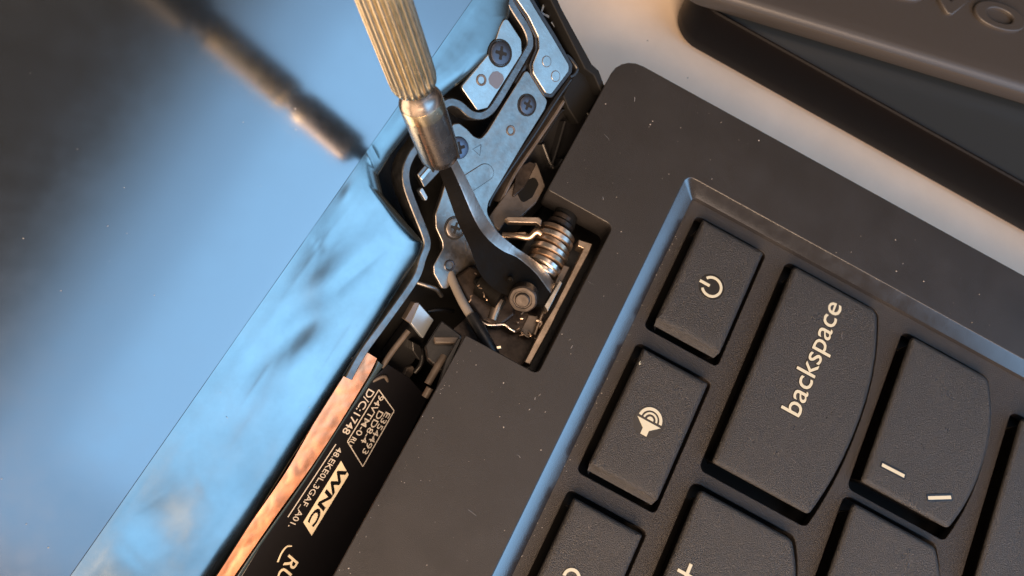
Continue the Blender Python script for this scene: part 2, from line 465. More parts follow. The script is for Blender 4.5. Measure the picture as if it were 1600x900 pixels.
# plus sign and microphone glyph at the frame's bottom edge
pp = U(1075, 893).xy
plate('legend', [(pp.x - .17, pp.y - .022), (pp.x + .10, pp.y - .022), (pp.x + .10, pp.y + .022), (pp.x - .17, pp.y + .022)], LM, K['equals_key'], WORLD, 0.004, 0.014, 0.001, res=0)
plate('legend', [(pp.x - .06, pp.y - .13), (pp.x - .02, pp.y - .13), (pp.x - .02, pp.y + .13), (pp.x - .06, pp.y + .13)], LM, K['equals_key'], WORLD, 0.0045, 0.014, 0.001, res=0)
mp = U(893, 903).xy
arcband('legend', mp, .075, .115, math.radians(-70), math.radians(100), LM, K['microphone_key'], z=-0.004)
plate('legend', fillet([(mp.x - .25, mp.y - .035), (mp.x + .02, mp.y - .035), (mp.x + .02, mp.y + .035), (mp.x - .25, mp.y + .035)], .03), LM, K['microphone_key'], WORLD, 0.002, 0.012, 0.001, res=0)

# ================================================================== LAPTOP DISPLAY (opened, bezel removed)
disp = thing('laptop_display', 'opened laptop display without its bezel, glossy panel reflecting a blue window', 'laptop display')
GO = 0.12
e0, e1 = (738, 0), (110, 900)
def along(t, off=GO):
    x = e0[0] + (e1[0] - e0[0]) * t; y = e0[1] + (e1[1] - e0[1]) * t
    return dl(x, y, off)
a = along(-0.35); b = along(1.35)
dirn = (b - a).normalized(); side = Vector((dirn.y, -dirn.x))
if side.y < 0: side = -side
panel = [a - side * 0.0, b - side * 0.0, b + side * 13, a + side * 13]
plate('screen_panel', panel, M['glass'], disp, DF, GO, 0.06, 0.006, res=2)
plate('panel_edge_line', [a - side * .05, b - side * .05, b + side * .3, a + side * .3], M['darkgroove'], disp, DF, GO - .022, 0.04, 0.001)
# backing shell
shell = [(846, -60), (935, 150), (700, 640), (560, 940), (480, 1050), (-200, 1100), (300, 0), (700, -120)]
dplate('lid_shell', shell, M['void'], disp, -0.62, 0.08, 0.01)
# foil
pairs = [((800, -89), (812, -60)), ((770, -46), (806, -28)), ((738, 0), (799, 3)), ((717, 30), (796, 25)), ((699, 56), (786, 50)), ((681, 82), (771, 84)), ((661, 110), (742, 112)), ((646, 132), (706, 140)),
         ((625, 162), (668, 172)), ((604, 192), (641, 204)), ((585, 219), (612, 240)), ((566, 246), (591, 274)), ((549, 271), (598, 304)), ((524, 307), (630, 342)),
         ((483, 365), (662, 378)), ((464, 393), (656, 398)), ((380, 513), (588, 507)), ((300, 628), (503, 642)), ((210, 757), (422, 770)), ((125, 879), (348, 886)), ((40, 1000), (270, 1005))]
def foil():
    nu, nv = 260, 64
    P0 = catmull([Vector(q[0]) for q in pairs], 20); P1 = []
    for i in range(len(pairs) - 1):
        for k in range(20): P1.append(Vector(pairs[i][1]).lerp(Vector(pairs[i + 1][1]), k / 20))
    P1.append(Vector(pairs[-1][1]))
    # soften the rim a little
    S = [P1[0]] + [(P1[i - 1] + P1[i] * 2 + P1[i + 1]) / 4 for i in range(1, len(P1) - 1)] + [P1[-1]]
    n = len(P0); v = []; f = []
    for i in range(n):
        for j in range(nv + 1):
            t = j / nv
            q = P0[i].lerp(S[i], t)
            w = (P1[i] - P0[i]).length
            off = GO - 0.012
            edge = min(1.0, (1 - t) * w / 30.0)            # rolled outer rim
            off -= 0.085 * (1 - math.sqrt(max(0.0, 1 - 0.9 * (1 - edge) ** 2)))
            amp = min(1.0, t * w / 30.0) * min(1.0, (1 - t) * w / 45.0)
            s = D(q.x, q.y, 0)
            a_ = s.dot(DX); c_ = s.dot(DY)
            off += amp * 0.022 * (noise.noise(Vector((a_ * 0.55, c_ * 1.3, 3.1))))
            off += amp * 0.003 * (noise.noise(Vector((a_ * 1.6, c_ * 3.5, 8.1))))
            off += amp * 0.0008 * noise.noise(Vector((a_ * 7, c_ * 9, 1.1)))
            for gx, gy, ga_, gb_, gd, gh in ((476, 505, 70, 30, 136, -.062), (540, 425, 85, 32, 122, .046), (505, 455, 42, 26, 120, .022), (600, 385, 60, 30, 120, .02),
                                            (245, 815, 52, 44, 120, -.032), (310, 850, 70, 36, 120, .014), (195, 880, 50, 30, 120, .012), (450, 570, 100, 32, 122, .012), (330, 700, 120, 34, 122, -.010),
                                            (541, 300, 16, 9, 120, .006), (497, 385, 12, 8, 60, -.004), (720, 60, 50, 26, 110, -.016), (640, 160, 34, 14, 130, .008)):
                ex, ey = q.x - gx, q.y - gy
                cs, sn = math.cos(math.radians(gd)), math.sin(math.radians(gd))
                r2 = ((ex * cs + ey * sn) / ga_) ** 2 + ((-ex * sn + ey * cs) / gb_) ** 2
                if r2 < 9: off += gh * math.exp(-r2) * min(1, t * w / 14)
            for ax0, ay0, bx0_, by0_, ca, cw in ((555, 500, 470, 632, .010, 5), (430, 560, 360, 660, .006, 4), (610, 385, 520, 460, .012, 7), (572, 236, 584, 262, .012, 3), (580, 226, 594, 254, -.010, 3),
                                                 (500, 372, 488, 392, .005, 3), (655, 140, 690, 100, .010, 5), (720, 120, 745, 80, -.008, 5), (300, 730, 340, 800, .008, 6), (215, 800, 260, 770, .010, 6), (180, 840, 230, 895, -.008, 5)):
                ux, uy = bx0_ - ax0, by0_ - ay0; L2 = ux * ux + uy * uy
                tt = max(0.0, min(1.0, ((q.x - ax0) * ux + (q.y - ay0) * uy) / L2))
                dd = math.hypot(q.x - ax0 - ux * tt, q.y - ay0 - uy * tt)
                if dd < cw * 4: off += .45 * ca * math.exp(-dd / cw) * math.sin(math.pi * min(1, max(0, tt * .9 + .05)))
            v.append(D(q.x, q.y, off))
    for i in range(n - 1):
        for j in range(nv):
            k = i * (nv + 1) + j
            f.append((k, k + 1, k + nv + 2, k + nv + 1))
    # skirt folding down at the rim
    for i in range(n):
        q = S[i]; v.append(D(q.x, q.y, -0.35))
    b0 = n * (nv + 1)
    for i in range(n - 1):
        f.append((i * (nv + 1) + nv, b0 + i, b0 + i + 1, (i + 1) * (nv + 1) + nv))
    o = from_pd('foil_strip', v, f, M['foil'], disp, 60)
foil()
# silver tab with its screw and stand-off
tabp = [(790, 24), (815, 62), (816, 84), (762, 169), (746, 173), (720, 136), (770, 76), (781, 42)]
dplate('mounting_tab', tabp, M['tab'], disp, 0.10, 0.07, 0.012, [.06, .10, .06, .05, .05, .05, .1, .1])
dplate('thread_lock_stain', [(770, 112), (778, 111), (786, 117), (788, 124), (784, 131), (777, 141), (765, 131), (763, 122)], M['stain'], disp, 0.1025, 0.004, 0.001, .05)
def screw(name, x, y, off, r, m, parent, tilt=0.0, rim=True, lbl=None):
    """flat phillips screw head lying on the display plane"""
    c = D(x, y, off)
    ax = DN
    o = lathe(name, [(-.05, r), (-.005, r), (.010, r * .95), (.016, r * .86), (.018, r * .4), (.018, r * .01)], m, parent, c, ax, 36)
    fr = Matrix.Translation(c + ax * .0186) @ Matrix((DX, DY, DN)).transposed().to_4x4() @ Matrix.Rotation(tilt, 4, 'Z')
    w = r * .17; L = r * .56
    cross = []
    for k in range(4):
        R_ = Matrix.Rotation(k * math.pi / 2, 2)
        for q in ((w, w), (w * 1.25, L * .55), (w * .9, L), (-w * .9, L), (-w * 1.25, L * .55)): cross.append(R_ @ Vector((q[0], q[1])) )
    # order: for each quadrant walk the corner then the arm
    pts = []
    for k in range(4):
        R_ = Matrix.Rotation(k * math.pi / 2, 2)
        for q in ((w * .8, w * .8 + w * .5), (w * .9, L * .9), (w * .5, L), (-w * .5, L), (-w * .9, L * .9), (-w * .8, w * .8 + w * .5)):
            pts.append(R_ @ Vector(q))
    plate('cross_slot', pts, M['darkgroove'], o, fr, 0, .004, .0005, res=0, smooth=0)
    if rim:
        ringm = lathe('screw_recess', [(-.05, r * 1.16), (-.004, r * 1.16), (-.002, r * 1.10), (-.004, r * 1.02), (-.05, r * 1.0)], M['darkgroove'], o, c, ax, 36)
    return o
def standoff(name, x, y, off, r, m, parent):
    c = D(x, y, off)
    o = lathe(name, [(-.04, r * 1.1), (.008, r * 1.08), (.016, r * .95), (.014, r * .75), (.002, r * .66), (-.01, r * .62)], m, parent, c, DN, 28)
    lathe('thread_hole', [(-.02, r * .60), (-.004, r * .60), (-.004, r * .02)], M['darkgroove'], o, c, DN, 20, smooth=0)
    return o
px = lambda p: p / F * 10.4
screw('screw', 782, 83, 0.11, px(19), M['screw'], disp, .5)
standoff('standoff', 752, 125, 0.10, px(8.5), M['grey'], disp)
# winding steel frame band
bandp = [(545, 592), (567, 552), (607, 497), (649, 437), (661, 404), (668, 384), (665, 366), (650, 328), (637, 292), (635, 266), (643, 244), (656, 226), (672, 200), (688, 172), (703, 160), (719, 164), (736, 178), (752, 181), (766, 174), (779, 157), (800, 122), (822, 84), (829, 68), (824, 46), (808, 20), (796, 0), (786, -20)]
ribbon('frame_band', [D(x, y, 0.07) for x, y in bandp], px(13), 0.34, DN, M['band'], disp, 6)
# black channel trim next to it
ch = [(816, 0), (836, 38), (838, 66), (826, 96), (806, 130)]
ribbon('channel_trim', [D(x, y, -0.04) for x, y in ch], px(7), 0.2, DN, M['black'], disp, 6)
# fixed hinge leaf on the display
hinge = disp
leaf = [(822, 108), (832, 118), (856, 158), (852, 171), (820, 222), (788, 276), (764, 316), (761, 332), (775, 356), (800, 392), (770, 425), (747, 424), (734, 426), (713, 433), (699, 452), (691, 451), (678, 428), (677, 415), (692, 388), (691, 378), (681, 356), (680, 335), (690, 306), (697, 282), (705, 240), (702, 204), (708, 193), (718, 192), (730, 201), (740, 212), (751, 217), (762, 205), (788, 162)]
lr = [.05, .05, .06, .1, .1, .1, .1, .15, .1, .1, .1, .1, .05, .05, .08, .05, .05, .06, .1, .08, .1, .1, .1, .1, .1, .06, .06, .06, .06, .06, .08, .08, .1]
hl = [circle(dl(711, 356, 0.0), px(19), 30)]
dplate('hinge_leaf', leaf, M['steel'], hinge, 0.0, 0.08, 0.014, lr)
screw('screw', 824, 164, 0.012, px(16), M['screw'], hinge, .2)
screw('screw', 717, 231, 0.012, px(18), M['screwb'], hinge, .9, False)
screw('screw', 711, 356, 0.006, px(17), M['steel'], hinge, .35)
standoff('standoff', 798, 204, 0.0, px(8), M['grey'], hinge)
standoff('standoff', 702, 415, 0.0, px(9), M['screw'], hinge)
def mark_line(P, off, w, m, parent, name):
    return ribbon(name, [D(x, y, off) for x, y in P], w, 0.01, DN, m, parent, 1, .003)
mark_line([(752, 226), (739, 233), (750, 243), (752, 226)], 0.004, .014, M['band'], hinge, 'stamped_triangle')
mark_line([(727, 376), (735, 380), (729, 392), (727, 376)], 0.004, .014, M['band'], hinge, 'stamped_triangle')
pill = fillet([(720, 277), (765, 249), (778, 272), (735, 303)], [4, 14, 14, 4], 6)
pl_ = [dl(p.x, p.y, 0.0) for p in fillet([(712, 282), (762, 250), (776, 274), (728, 306)], [3, 13, 13, 3], 6)]
plate('embossed_pad', pl_, M['steel'], hinge, DF, 0.010, 0.03, 0.010)
# upper arm of the lid frame
armp = [(800, -12), (826, 26), (841, 57), (842, 76), (832, 100), (833, 114), (853, 146), (862, 148), (889, 112), (890, 102), (862, 54), (836, 12), (816, -24)]
dplate('lid_arm_rim', [(794, -10), (821, 28), (836, 58), (837, 76), (827, 100), (829, 116), (851, 151), (863, 153), (894, 113), (895, 101), (867, 52), (842, 12), (820, -26)], M['black'], disp, 0.02, 0.10, 0.01, .05)
dplate('lid_arm', armp, M['tab'], disp, 0.05, 0.10, 0.014, [.1, .1, .1, .1, .08, .08, .06, .06, .06, .1, .1, .1, .1])
for x, y in ((854, 96), (868, 119)):
    c = dl(x, y, 0.05)
    o = plate('rivet', circle(c, px(9.5), 30), M['grey'], disp, DF, 0.053, 0.02, 0.003)
    plate('rivet_face', circle(c, px(8.6), 30), M['tab'], o, DF, 0.057, 0.02, 0.005)
# lid side wall and black corner block
dplate('lid_rim', [(852, -16), (862, -16), (925, 100), (936, 110), (948, 142), (942, 150), (928, 118), (914, 108)], M['void'], disp, 0.10, 0.3, 0.02, .03)
dplate('corner_block', [(905, 100), (925, 108), (940, 146), (905, 196), (888, 170), (880, 150)], M['void'], disp, -0.10, 0.3, 0.02, .04)
dplate('corner_floor', [(840, -20), (858, -20), (945, 150), (870, 300), (770, 400), (740, 330), (800, 250), (850, 160), (895, 108)], M['black'], disp, -0.30, 0.1, 0.02, .04)
mark_line([(850, 8), (846, 20), (858, 26)], -0.10, .035, M['clip'], disp, 'hook_edge')
mark_line([(862, 34), (871, 45)], -0.10, .03, M['clip'], disp, 'hook_edge')
ribbon('trim_loop', [D(x, y, 0.0) for x, y in [(886, 86), (895, 94), (903, 106), (899, 116), (892, 120)]], .05, .1, DN, M['black'], disp, 5)
ribbon('trim_bar', [D(x, y, -0.04) for x, y in [(893, 124), (868, 160), (836, 210), (800, 262), (772, 304), (764, 322)]], px(9), .2, DN, M['black'], disp, 4, .03)
ribbon('trim_bar', [D(x, y, -0.12) for x, y in [(896, 136), (870, 178), (836, 228), (806, 272), (784, 316)]], px(6), .2, DN, M['grey'], disp, 4, .02)
for P, w in (([(905, 118), (898, 134), (893, 142)], .05), ([(912, 135), (902, 152), (899, 166)], .06), ([(920, 155), (917, 170), (922, 184)], .03), ([(882, 172), (874, 178), (846, 222)], .035), ([(850, 225), (866, 262), (880, 250)], .05), ([(884, 190), (872, 232), (862, 262)], .04)):
    ribbon('shell_rib', [D(x, y, -0.16) for x, y in P], w, .15, DN, M['black'], disp, 3, .015)
# bits between foil and hinge leaf
dplate('inner_bracket', [(652, 272), (676, 244), (688, 268), (663, 294)], M['band'], disp, -0.12, 0.1, .012, .02)
dplate('inner_bracket', [(656, 277), (678, 252), (681, 257), (660, 283)], M['tab'], disp, -0.10, 0.05, .008, .01)
dplate('inner_bracket', [(655, 298), (660, 292), (669, 308), (666, 316)], M['clip'], disp, -0.14, 0.1, .01, .02)
# copper tape
def strip(name, L, R, m, off, amp, parent, nv=14, sub=14, skirt=.2, fr=1.0, roll=0.0):
    A = catmull([Vector(p) for p in L], sub); B = catmull([Vector(p) for p in R], sub)
    v = []; f = []; n = len(A)
    for i in range(n):
        for j in range(nv + 1):
            t = j / nv; q = A[i].lerp(B[i], t); s = D(q.x, q.y, 0)
            a_, c_ = s.dot(DX) * fr, s.dot(DY) * fr
            o_ = off + amp * (noise.noise(Vector((a_ * 2.2, c_ * 2.5, 5))) + .6 * abs(noise.noise(Vector((a_ * 5, c_ * 6, 2)))) )
            o_ -= roll * (2 * t - 1) ** 4
            v.append(D(q.x, q.y, o_))
    for i in range(n - 1):
        for j in range(nv):
            k = i * (nv + 1) + j; f.append((k, k + 1, k + nv + 2, k + nv + 1))
    b0 = len(v)
    for i in range(n): v.append(D(A[i].x, A[i].y, off - skirt)); v.append(D(B[i].x, B[i].y, off - skirt))
    for i in range(n - 1):
        f.append((i * (nv + 1), (i + 1) * (nv + 1), b0 + 2 * i + 2, b0 + 2 * i))
        f.append((i * (nv + 1) + nv, b0 + 2 * i + 1, b0 + 2 * i + 3, (i + 1) * (nv + 1) + nv))
    return from_pd(name, v, f, m, parent, 25)
strip('copper_tape', [(566, 546), (547, 566), (524, 602), (498, 648), (470, 698), (444, 742), (404, 800), (374, 842), (330, 905), (290, 965)],
      [(589, 560), (578, 583), (556, 620), (529, 664), (508, 697), (476, 744), (436, 799), (404, 845), (366, 900), (325, 960)], M['copper'], -0.10, .015, disp)
strip('board_edge_film', [(589, 563), (579, 585), (530, 665), (477, 746), (405, 847), (367, 903), (326, 963)],
      [(599, 572), (584, 592), (533, 666), (485, 741), (411, 848), (374, 905), (334, 965)], M['roll'], -0.13, .004, disp, roll=.04)
board = [(607, 570), (640, 590), (668, 622), (640, 680), (560, 850), (520, 990), (322, 990), (408, 850), (482, 743), (530, 668), (580, 594)]
dplate('circuit_board', board, M['pcb'], disp, -0.16, 0.08, .008, 0)
BO = -0.158
def dtext(s, a, b, h, m, th=.004, **kw):
    text('printed_text', s, D(*a, BO), D(*b, BO), h, DN, m, disp, th=th, **kw)
BX = px(1)
dtext('D/C:1748', (576, 607), (534, 675), 13 * BX, M['white'], bold=.004)
dtext('94VTM-0', (593, 616), (555, 678), 10.5 * BX, M['white'], bold=.003)
dtext('RU', (551, 682), (543, 694), 9 * BX, M['white'], bold=.012)
dtext('DD8-4', (592, 641), (563, 690), 10.5 * BX, M['white'], bold=.003)
dtext('E354493', (603, 643), (565, 707), 10.5 * BX, M['white'], bold=.003)
for P in ([(592, 609), (616, 642)], [(616, 642), (567, 729)], [(567, 729), (543, 690)], [(543, 690), (592, 609)]):
    ribbon('printed_box_line', [D(x, y, BO + .002) for x, y in P], .014, .004, DN, M['white'], disp, 1, .001)
dtext('48.EKE0L.3GAF_A01.', (528, 698), (450, 822), 10 * BX, M['white'], bold=.004)
ribbon('printed_line', [D(x, y, BO + .002) for x, y in [(525, 694), (450, 808)]], .014, .004, DN, M['white'], disp, 1, .001)
logo = [(533, 720), (545, 742), (487, 837), (474, 816)]
dplate('printed_logo_block', logo, M['cream'], disp, BO + .003, .005, .001, 0)
text('printed_logo_letters', 'WNC', D(531, 731, BO + .006), D(478, 819, BO + .006), 15 * BX, DN, M['pcb'], disp, th=.004, bold=.03, shear=.2)
dtext('RU', (452, 866), (427, 910), 22 * BX, M['cream'], bold=.01, shear=.3)
tube('printed_arc', [D(x, y, BO) for x, y in [(456, 853), (448, 854), (440, 864), (434, 878)]], .012, M['cream'], disp, 6)
# clip block, rods and clutter left of the pocket
def dbox(name, pts, m, off, th, parent=disp, bev=.012, rad=.01):
    return dplate(name, pts, m, parent, off, th, bev, rad)
clp = disp
dplate('clip_top', [(642, 505), (655, 474), (678, 500), (661, 529)], M['clip'], clp, .02, .10, .01, .01)
dplate('clip_side', [(633, 499), (648, 473), (655, 473), (642, 506)], M['grey'], clp, .01, .12, .006, .005)
tube('rod', [D(596, 574, -.22), D(616, 545, -.22), D(638, 517, -.22)], px(5), M['grey'], disp)
dbox('shell_boss', [(600, 560), (640, 505), (668, 520), (650, 560), (622, 600)], M['black'], -.34, .2)
tube('shell_hook', [D(658, 545, -.25), D(660, 560, -.22), D(656, 572, -.22), D(648, 582, -.25)], .035, M['black'], disp)
dbox('shell_tab', [(644, 533), (657, 540), (663, 560), (655, 563), (645, 548)], M['black'], -.2, .15)
dbox('shell_tab', [(627, 594), (636, 575), (645, 572), (650, 578), (640, 592), (632, 598)], M['grey'], -.28, .15)
tube('small_wire', [D(652, 441, -.15), D(667, 446, -.10), D(682, 452, -.10), D(690, 462, -.16)], .035, M['band'], disp)
tube('small_wire', [D(668, 487, -.22), D(686, 484, -.2), D(708, 486, -.24)], .03, M['black'], disp)
tube('small_wire', [D(575, 600, -.2), D(600, 588, -.15), D(606, 600, -.2)], .025, M['grey'], disp)

# ================================================================== HINGE arm, pin and pocket parts
zarm = [2.05, 1.72, 1.25, .80, .40, .15, .0, -.06, -.10, -.14]
ST = [((672, 232), (693, 222), (704, 219)), ((680, 253), (700, 246), (711, 243)), ((694, 289), (718, 285), (731, 282)), ((715, 347), (744, 345), (759, 338)), ((733, 384), (762, 371), (778, 363)),
      ((748, 424), (785, 390), (805, 386)), ((768, 448), (810, 402), (826, 400)), ((795, 463), (836, 424), (849, 418)), ((826, 474), (853, 446), (861, 434)), ((851, 476), (861, 457), (868, 445))]
def arm():
    Ls = catmull([U(*s[0], z) for s, z in zip(ST, zarm)], 6)
    Ms = catmull([U(*s[1], z) for s, z in zip(ST, zarm)], 6)
    Rs = catmull([U(*s[2], z - .10) for s, z in zip(ST, zarm)], 6)
    v = []; f = []
    m2 = M['steel']
    for L_, M_, R_ in zip(Ls, Ms, Rs):
        e = (M_ - L_).normalized() * .012; g = (R_ - M_).normalized() * .012
        v += [L_, M_ - e, M_ + g, R_, R_ + (L_ - M_)]
    n = 5
    for i in range(len(Ls) - 1):
        for k in range(n): f.append((i * n + k, i * n + (k + 1) % n, (i + 1) * n + (k + 1) % n, (i + 1) * n + k))
    f.append(tuple(range(n))); f.append(tuple(range((len(Ls) - 1) * n, len(Ls) * n)))
    o = from_pd('hinge_arm', v, f, M['arm'], hinge, 25)
    o.data.materials.append(M['edge_steel'])
    for i, p in enumerate(o.data.polygons):
        if i < (len(Ls) - 1) * n and i % n == 2: p.material_index = 1
        if i < (len(Ls) - 1) * n and i % n == 1: p.material_index = 1
M['edge_steel'] = mat('cut_steel_edge', (0.42, 0.40, 0.38), 0.42, 1.0, bump=0.5, bscale=16, var=0.18, vscale=6)
arm()
# rivet nut at the arm's foot, axis along the hinge line's normal view
nc = U(817, 467, -.02)
nax = (C2W @ Vector((-.18, -.45, 1))).normalized()
nut = lathe('rivet_washer', [(-.14, .19), (.01, .19), (.03, .17), (.034, .13), (.026, .12), (.026, .095)], M['nut'], hinge, nc, nax, 32, lambda q, s: 1 + .02 * math.sin(q * 7))
lathe('rivet_pin', [(-.1, .10), (.05, .10), (.062, .085), (.064, .03), (.058, .001)], M['nut'], nut, nc, nax, 24)
for x, y, r in ((771, 411, .045), (783, 409, .045), (797, 436, .04)):
    lathe('stamped_dimple', [(-.02, r), (.012, r), (.02, r * .7), (.008, r * .5), (.004, .001)], M['arm'], hinge, U(x, y, .02), nax, 16)
# knuckle block under the arm
def sblob(name, P, r, m, parent, z=None): return tube(name, P, r, m, parent, 12, 5)
zplate('knuckle', [(712, 430), (735, 415), (760, 424), (800, 470), (806, 492), (778, 512), (752, 500), (728, 466)], M['brownmetal'], hinge, -.42, .2, .04, .06)
zplate('knuckle_step', [(738, 436), (760, 430), (792, 470), (784, 484), (760, 474)], M['void'], hinge, -.36, .1, .02, .04)
sblob('knuckle', [U(752, 440, -.35), U(786, 462, -.30)], .2, M['arm'], hinge)
# hinge barrel: shaft with stacked spring washers, axis along +x
def wash(xp, yp, z, r, w, m, tilt=0.0, nm='spring_washer'):
    c = U(xp, yp, z)
    ax = (Vector((1, tilt, 0.05 * tilt))).normalized()
    return lathe(nm, [(-w, r * .5), (-w, r * .93), (-w * .7, r), (w * .7, r), (w, r * .93), (w, r * .5)], m, hinge, c, ax, 40)
tube('hinge_shaft', [U(846, 440, -.42), U(884, 338, -.42)], .13, M['brownmetal'], hinge, 20, 1)
tube('hinge_shaft', [U(878, 356, -.42), U(890, 318, -.42)], .17, M['void'], hinge, 20, 1)
ws = [(847, 425, .21, .036, 'nickel', .1), (850, 416, .255, .040, 'nickel', -.05), (854, 406, .265, .042, 'bronze', .06), (858, 396, .27, .042, 'nickel', .02), (862, 386, .265, .040, 'bronze', -.06), (866, 376, .27, .042, 'nickel', .04), (870, 366, .26, .040, 'bronze', 0)]
for x, y, r, w, m, t in ws: wash(x, y, -.36, r, w, M[m], t)
for x, y, r, w in ((875, 353, .19, .04), (879, 343, .15, .04)): wash(x, y, -.38, r, w, M['brownmetal'], 0, 'collar')
# looped wire end of the spring
tube('spring_loop', [U(785, 368, -.25), U(806, 369, -.2), (U(826, 371, -.18)), U(838, 362, -.12), U(846, 366, -.12)], .045, M['bronze'], hinge, 10)
zplate('spring_bar', [(789, 341), (793, 338), (842, 339), (847, 344), (845, 354), (838, 348), (795, 347)], M['tan'], hinge, -.18, .12, .012, .01)
zplate('spring_bar', [(786, 364), (822, 362), (824, 370), (788, 373)], M['tan'], hinge, -.26, .06, .012, .01)
zplate('pivot_plate', [(762, 340), (800, 290), (818, 262), (838, 252), (842, 262), (852, 290), (838, 316), (815, 338), (792, 342), (780, 360)], M['grey'], hinge, -.40, .1, .015, .03)
zplate('pivot_plate_opening', [(818, 284), (836, 276), (842, 288), (832, 308), (816, 318), (808, 302)], M['void'], hinge, -.395, .02, .003, .05)
zplate('pivot_edge', [(808, 262), (828, 252), (838, 256), (820, 292), (800, 310)], M['brownmetal'], hinge, -.36, .08, .012, .02)
# base-side mounting leaf, a long strip seen on edge
mount = base
zplate('long_edge', [(904, 374), (926, 381), (922, 392), (872, 487), (862, 508), (828, 570), (819, 566), (850, 506), (866, 480), (912, 388), (903, 384)], M['tan'], mount, -.28, .22, .012, .01)
zplate('short_edge', [(875, 437), (879, 442), (856, 487), (850, 478)], M['tab'], mount, -.12, .18, .01, .008)
zplate('short_edge', [(881, 414), (890, 417), (868, 460), (862, 452)], M['grey'], mount, -.24, .18, .01, .008)
zplate('leaf_floor', [(700, 520), (760, 470), (850, 480), (866, 500), (828, 572), (700, 560)], M['brownmetal'], mount, -.62, .06, .01, .01)
zplate('stepped_plate', [(770, 506), (782, 478), (812, 486), (838, 492), (826, 512), (806, 520), (790, 510)], M['brownmetal'], mount, -.48, .06, .012, .01)
zplate('stamped_plate', [(812, 520), (826, 492), (842, 494), (838, 516), (826, 528)], M['grey'], mount, -.45, .03, .012, .01)
tube('leaf_lip', [U(747, 497, -.44), U(756, 505, -.42), U(768, 508, -.42), U(787, 507, -.42), U(796, 513, -.42), U(804, 518, -.44)], .022, M['nickel'], mount, 8)
tube('leaf_post', [U(780, 468, -.40), U(769, 500, -.42)], .07, M['tan'], mount, 12, 1)
for P in ([(835, 523), (846, 494), (850, 486)], [(838, 500), (846, 504), (842, 512)]):
    tube('leaf_burr', [U(x, y, -.38) for x, y in P], .025, M['tan'], mount, 8)
zplate('brass_tip', [(774, 541), (783, 539), (784, 545), (776, 546)], M['brass'], mount, -.40, .06, .01, .01)
random.seed(3)
for i in range(26):
    x = random.uniform(735, 765) if i % 2 else random.uniform(800, 850); y = random.uniform(425, 470) if i % 2 else random.uniform(488, 530)
    a = random.uniform(0, 6.28); L = random.uniform(3, 9)
    tube('grease_thread', [U(x, y, -.2 if i % 2 else -.42), U(x + L * .5 * math.cos(a) + 1, y + L * .5 * math.sin(a), -.19 if i % 2 else -.41), U(x + L * math.cos(a), y + L * math.sin(a), -.2 if i % 2 else -.42)], .010, M['bronze'], hinge if i % 2 else mount, 5, 3)
# cable
cb = tube('display_cable', [U(694, 400, -.5), U(708, 440, -.46), U(724, 474, -.38), U(738, 497, -.36)], .062, M['cable'], None, 14, 8)
tag(cb, 'short grey cable running from the hinge bracket down into the pocket', 'cable')
tube('cable_sleeve', [U(736, 493, -.36), U(746, 510, -.34), U(758, 530, -.34), U(772, 556, -.40)], .085, M['black'], cb, 14, 8)
# black clutter by the deck's hinge edge
zplate('hinge_cover_tab', [(678, 526), (722, 526), (716, 536), (680, 535)], M['grey'], base, -.30, .3, .012, .01)
zplate('hinge_cover_tab', [(664, 540), (690, 500), (722, 524), (690, 580), (668, 560)], M['black'], base, -.42, .2, .02, .02)
zplate('edge_wall', [(560, 870), (655, 690), (697, 560), (716, 527), (722, 530), (600, 800), (560, 885)], M['black'], base, -.16, .3, .015, .0)
tube('hinge_cover_rib', [U(668, 600, -.3), U(684, 572, -.28), U(694, 556, -.3)], .05, M['grey'], base, 8)
tube('hinge_cover_rib', [U(664, 620, -.3), U(672, 606, -.26)], .05, M['grey'], base, 8)

# ================================================================== SCREWDRIVER
sd = thing('precision_screwdriver', 'brass precision screwdriver with a fluted grip pushed over the black hinge arm', 'screwdriver')
S0 = Vector((3.5735, 1.3078, 1.7677)); S1 = Vector((3.6973, 2.0963, 3.8572))
SA = (S1 - S0).normalized()
SCY = 0.99
Lf = 1.02
RS = 1.17
ferr = [(0.0, .10), (-.02, .155), (.0, .175), (.03, .188), (.12, .194), (.80, .196), (.93, .190), (1.01, .168), (1.06, .150), (1.14, .146), (1.20, .15)]
lathe('ferrule', [(a, b * RS) for a, b in ferr], M['chrome'], sd, S0, SA, 48)
lathe('ferrule_band', [(a, b * RS) for a, b in [(.78, .1975), (.80, .1985), (.90, .196), (.93, .193), (.935, .18)]], M['brass'], sd, S0, SA, 48)
def slit(q, lo=0.0, hi=.66):
    a = SA.cross(Vector((0.31, 0.77, 0.12))).normalized(); b = SA.cross(a)
    rdir = a * math.cos(q) + b * math.sin(q)
    tdir = SA.cross(rdir)
    r = .1945 * RS; v = []
    for s in (lo, hi):
        for w in (-.010, .010):
            for h in (-.02, .004): v.append(S0 + SA * s + rdir * (r + h) + tdir * w)
    return from_pd('ferrule_slit', v, [(0, 1, 3, 2), (4, 5, 7, 6), (0, 1, 5, 4), (2, 3, 7, 6), (1, 3, 7, 5), (0, 2, 6, 4)], M['darkgroove'], sd, 0)
a_ = SA.cross(Vector((0.31, 0.77, 0.12))).normalized(); b_ = SA.cross(a_)
vd = (CAM - S0).normalized(); right = (C2W @ Vector((1, 0, 0)))
def qof(d): return math.atan2(d.dot(b_), d.dot(a_))
for ang in (-22, 68, 158, 248):
    d = (vd * math.cos(math.radians(ang)) + right * math.sin(math.radians(ang)))
    slit(qof(d))
NF = 22
flu = lambda q, s: 1 - .15 * (0.5 + 0.5 * math.cos(q * NF)) ** 1.5
grip = [(1.13, .15), (1.15, .175), (1.19, .195), (1.24, .205)] + [(1.24 + .15 * i, .206) for i in range(1, 10)]
